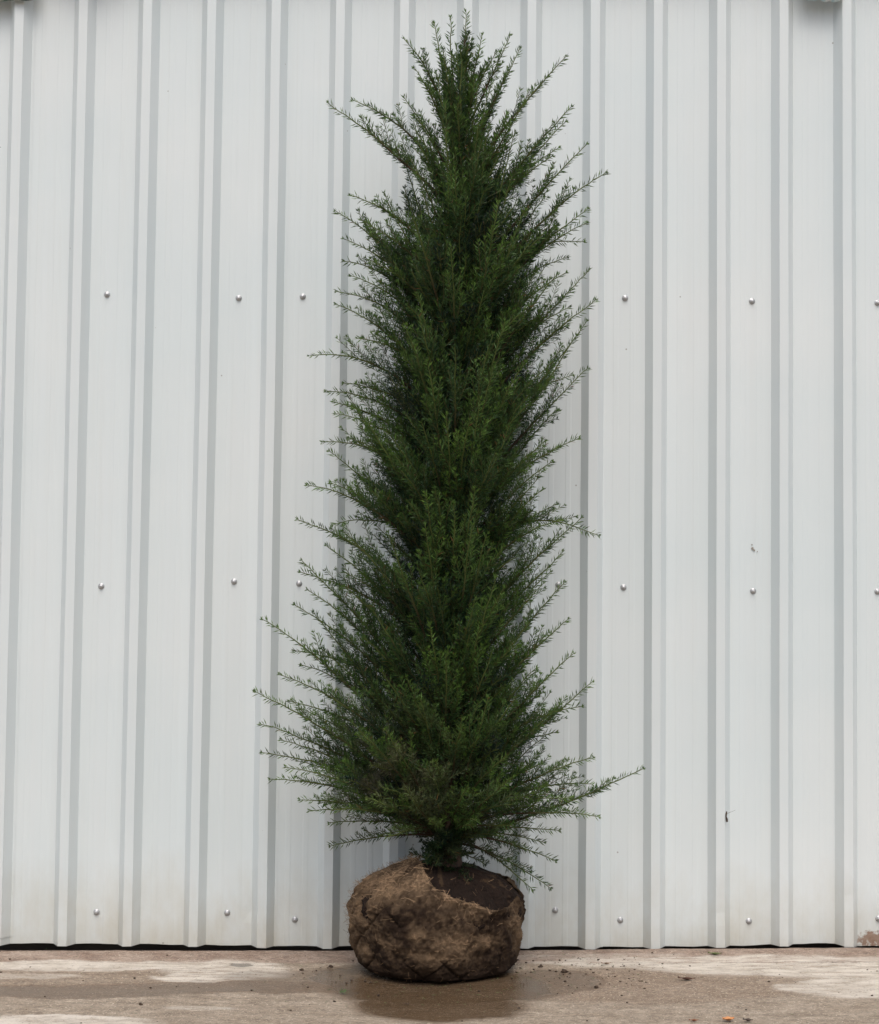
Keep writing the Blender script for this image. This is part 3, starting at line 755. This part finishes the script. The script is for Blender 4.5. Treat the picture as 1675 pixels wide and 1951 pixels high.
wv2 = nm.n('ShaderNodeTexWave', wave_type='BANDS', bands_direction='X'); wv2.inputs['Scale'].default_value = 190; wv2.inputs['Distortion'].default_value = 5; wv2.inputs['Detail Scale'].default_value = 3
tc = nm.n('ShaderNodeTexCoord'); nm.l(tc.outputs['Object'], wv1.inputs[0]); nm.l(tc.outputs['Object'], wv2.inputs[0])
ww = nm.math('MULTIPLY', wv1.outputs['Fac'], wv2.outputs['Fac'])
nm.set(Base_Color=nm.mix(nm.math('MULTIPLY', nm.math('SUBTRACT', 1.0, ww), 0.5), a.outputs['Color'], (0.04, 0.025, 0.015)), Roughness=0.9)
nm.b.inputs['Specular IOR Level'].default_value = 0.2
nm.bump(nm.math('ADD', ww, nm.math('MULTIPLY', nm.tex(95, 6, 0.7), 3.0)), 1.0, 0.006)
bur = mesh_obj('burlap', V.reshape(-1, 3), faces, nm.m, root, True, col=bc.reshape(-1, 3))
sm = bur.modifiers.new('thickness', 'SOLIDIFY'); sm.thickness = 0.003; sm.offset = -1
# loose straw and jute fibres on and off the cloth
Vf = V.reshape(-1, 3); wgt = (tan_.ravel() ** 2.4 + 0.02) * keepv
wgt *= (np.sin(TH).ravel() < 0.5)
ctr = np.array([BCX, TY, GZ + 0.14])
def fibre_set(idx, lmin, lmax, lift, width):
    parts = []
    for i in idx:
        p = Vf[i]; nrm = unit((p - ctr) * np.array([1, 1, 0.8])); t = unit(np.cross(nrm, RNG.normal(size=3)))
        if RNG.random() < 0.5: t = unit(t * np.array([1, 1, 0.25]) + 0.0); t = unit(t - nrm * t.dot(nrm))
        L = RNG.uniform(lmin, lmax); s = unit(np.cross(nrm, t)) * width * RNG.uniform(.6, 1.3)
        l1 = RNG.uniform(0.2, 1) * lift
        c0 = p - t * L / 2 + nrm * 0.0015; c1 = p + nrm * (0.003 + l1 * .4) + s * RNG.normal() * 2; c2 = p + t * L / 2 + nrm * (0.002 + l1)
        parts.append(np.stack([c0 - s, c0 + s, c1 - s, c1 + s, c2 - s, c2 + s]))
    n = len(parts); V_ = np.concatenate(parts); b = (np.arange(n) * 6)[:, None]
    f = np.concatenate([b + np.array([0, 1, 3, 2]), b + np.array([2, 3, 5, 4])])
    return V_, f
idx = RNG.choice(len(Vf), 1900, p=wgt / wgt.sum())
v1, f1 = fibre_set(idx, 0.006, 0.022, 0.002, 0.00038)
ul = (np.exp(-(((px - 700) / 60) ** 2 + ((py - 1665) / 45) ** 2)) + 0.5 * np.exp(-(((px - 668) / 12) ** 2 + ((py - 1740) / 70) ** 2)) + 0.5 * np.exp(-(((px - 770) / 60) ** 2 + ((py - 1635) / 14) ** 2)) + 0.45 * lip).ravel() * keepv * front.ravel()
idx = RNG.choice(len(Vf), 620, p=ul / ul.sum())
v2, f2 = fibre_set(idx, 0.015, 0.045, 0.018, 0.0004)
core = np.array(root.data.vertices.foreach_get and [v.co[:] for v in root.data.vertices]); Vf = core
cz = core[:, 2] - GZ; cw = sstep(0.17, 0.25, cz) * (core[:, 1] < TY + 0.05) * (core[:, 0] > BCX - 0.06)
v3, f3 = fibre_set(RNG.choice(len(core), 110, p=cw / cw.sum()), 0.008, 0.03, 0.012, 0.0003)
V_ = np.concatenate([v1, v2, v3]); f_ = np.concatenate([f1, f2 + len(v1), f3 + len(v1) + len(v2)])
fcol = np.repeat(np.array([0.30, 0.20, 0.12])[None] * RNG.uniform(0.2, 1.5, (len(V_) // 6, 1)), 6, axis=0)
tag(mesh_obj('jute_fibres', V_, f_, m_col('jute', 0.85, 0.2), root, False, col=fcol), kind='stuff')

# ------------------------------------------------------------------ crumbs and litter on the ground
def clod(c, r, seed, flat=0.6):
    V = []; nu, nv_ = 9, 6
    for i in range(nv_):
        a = math.pi * i / (nv_ - 1)
        for j in range(nu):
            b = 2 * math.pi * j / nu
            d = Vector((math.sin(a) * math.cos(b), math.sin(a) * math.sin(b), math.cos(a)))
            k = r * (1 + 0.7 * noise.noise(d * 1.6 + Vector((seed, 0, 0))) + 0.3 * noise.noise(d * 4 + Vector((seed, 5, 0))))
            V.append((c[0] + d.x * k * 1.2, c[1] + d.y * k, c[2] + (d.z * flat) * k + r * flat * 0.6))
    return np.array(V), grid_faces(nv_, nu, True)
M_SOIL = m_plain('soil_crumb', (0.025, 0.016, 0.010), (0.085, 0.055, 0.035), 150, 0.85, 0.8, 0.003)
parts = []
for i in range(420):
    if i < 240:
        a = RNG.uniform(-math.pi * 1.02, 0.02); rr = 0.235 + abs(RNG.normal(0, 0.10)); x = BCX + math.cos(a) * rr * 1.15; y = TY + math.sin(a) * rr
        if RNG.random() < 0.6: x = BCX + RNG.uniform(0.22, 0.62); y = TY + RNG.uniform(-0.22, 0.14)
    else: x = RNG.uniform(-1.5, 1.5); y = RNG.uniform(-1.0, -0.05)
    r = 0.0009 + 0.0028 * RNG.random() ** 3
    parts.append(clod((x, y, float(zg(x)) + 0.003 * (y > STRIP_Y)), r, i * 1.7))
v, f = merge(parts)
tag(mesh_obj('soil_crumbs', v, f, M_SOIL, None, True), 'scattered soil crumbs on the concrete', 'crumbs', None, 'stuff')
for k, (x, y, r, lab) in enumerate([(1075, 1852, 0.008, 'dark soil clod right of the root ball on the wet concrete, the largest one'),
                                    (630, 1843, 0.006, 'dark soil clod left of the root ball close to its edge'),
                                    (575, 1849, 0.005, 'small dark soil clod on the pale concrete farther left of the root ball'),
                                    (1030, 1843, 0.007, 'flat brown soil clod between the root ball and the largest clod'),
                                    (1136, 1882, 0.0055, 'small upright soil clod on the concrete right of the largest clod'),
                                    (268, 1915, 0.005, 'tiny dark soil clod far left on the damp streak')]):
    p = gnd(x, y)
    v, f = clod((0, 0, 0), r, 40 + k * 3.3, 0.7)
    o = mesh_obj('soil_clod', v, f, M_SOIL, None, True); o.location = (p[0], p[1], p[2])
    tag(o, lab, 'soil clod', 'soil clods around the root ball')
def leaf(px, py, L, W, rot, cols, label, name='fallen_leaf', curl=0.3):
    p = gnd(px, py); V = []; n = 9
    for i in range(n):
        t = i / (n - 1); wdt = W * math.sin(math.pi * (0.06 + 0.9 * t)) ** 0.8
        for s in (-1, -0.5, 0, 0.5, 1):
            V.append(((t - 0.5) * L, s * wdt / 2, 0.004 + curl * L * (t - 0.5) ** 2 + abs(s) * W * 0.28 + 0.0015 * math.sin(t * 9 + s * 3)))
    o = mesh_obj(name, V, grid_faces(n, 5), m_plain('leaf_' + cols[2], cols[0], cols[1], 90, 0.6, 0.2, 0.002), None, True)
    s = o.modifiers.new('thickness', 'SOLIDIFY'); s.thickness = 0.0005
    o.location = p; o.rotation_euler = (0, 0, math.radians(rot)); tag(o, label, 'leaf'); return o
leaf(1308, 1869, 0.050, 0.014, -12, ((0.05, 0.02, 0.012), (0.12, 0.05, 0.03), 'dark'), 'curled dark brown leaf on the concrete, right of the root ball')
leaf(1388, 1947, 0.032, 0.022, 10, ((0.50, 0.20, 0.07), (0.65, 0.33, 0.14), 'orange'), 'small orange leaf at the bottom edge of the photo')
leaf(1425, 1948, 0.026, 0.014, -20, ((0.05, 0.035, 0.03), (0.10, 0.07, 0.05), 'blackish'), 'blackish leaf next to the small orange leaf')
leaf(1362, 1821, 0.042, 0.014, -15, ((0.07, 0.13, 0.03), (0.14, 0.12, 0.05), 'green'), 'green leaf lying close to the wall foot on the right')
leaf(1155, 1839, 0.030, 0.008, 5, ((0.14, 0.08, 0.05), (0.22, 0.14, 0.09), 'tan'), 'narrow tan leaf on the pale band right of the root ball')
leaf(1322, 1948, 0.026, 0.009, 3, ((0.20, 0.08, 0.04), (0.28, 0.12, 0.06), 'rust'), 'narrow rust brown leaf left of the small orange leaf')
# shed needles and green bits
nb = 300; Vn = []; 
for i in range(nb):
    k = RNG.random()
    if k < 0.45: x, y = BCX + RNG.normal(0.05, 0.28), TY - 0.22 + RNG.normal(-0.08, 0.09)
    elif k < 0.8: x, y = BCX + RNG.uniform(0.2, 0.75), RNG.uniform(-0.45, -0.06)
    else: x, y = RNG.uniform(-1.4, 1.4), RNG.uniform(-0.9, -0.05)
    a = RNG.uniform(0, 6.28); L = RNG.uniform(0.008, 0.018); d = np.array([math.cos(a), math.sin(a), 0]); s = np.array([-d[1], d[0], 0]) * 0.0010
    c = np.array([x, y, float(zg(x)) + 0.0045 + 0.006 * (y > STRIP_Y)])
    Vn += [c, c + d * L / 2 + s + np.array([0, 0, .001]), c + d * L, c + d * L / 2 - s + np.array([0, 0, .001])]
nc = np.repeat(np.where(RNG.random((nb, 1)) < 0.55, np.array([[0.06, 0.12, 0.035]]), np.array([[0.13, 0.08, 0.045]])), 4, axis=0)
tag(mesh_obj('shed_needles', np.array(Vn), np.arange(nb * 4).reshape(-1, 4), m_col('shed_needle', 0.6, 0.3), None, False, col=nc), 'shed green and brown needles on the ground', 'needles', None, 'stuff')
# small green tuft in front of the ball
p = gnd(655, 1893); Vn = []
for i in range(34):
    d = unit(np.array([RNG.normal(), RNG.normal(), abs(RNG.normal()) * 0.5])); L = RNG.uniform(.006, .016); s = unit(np.cross(d, [0, 0, 1])) * 0.0011
    c = p + np.array([RNG.normal(0, .007), RNG.normal(0, .007), 0.003])
    Vn += [c, c + d * L / 2 + s, c + d * L, c + d * L / 2 - s]
tag(mesh_obj('yew_sprig', np.array(Vn), np.arange(34 * 4).reshape(-1, 4), m_col('sprig', 0.5, 0.3), None, False, col=np.tile([[0.05, 0.11, 0.03]], (34 * 4, 1))), 'tiny green yew sprig on wet concrete left front of the root ball', 'sprig')
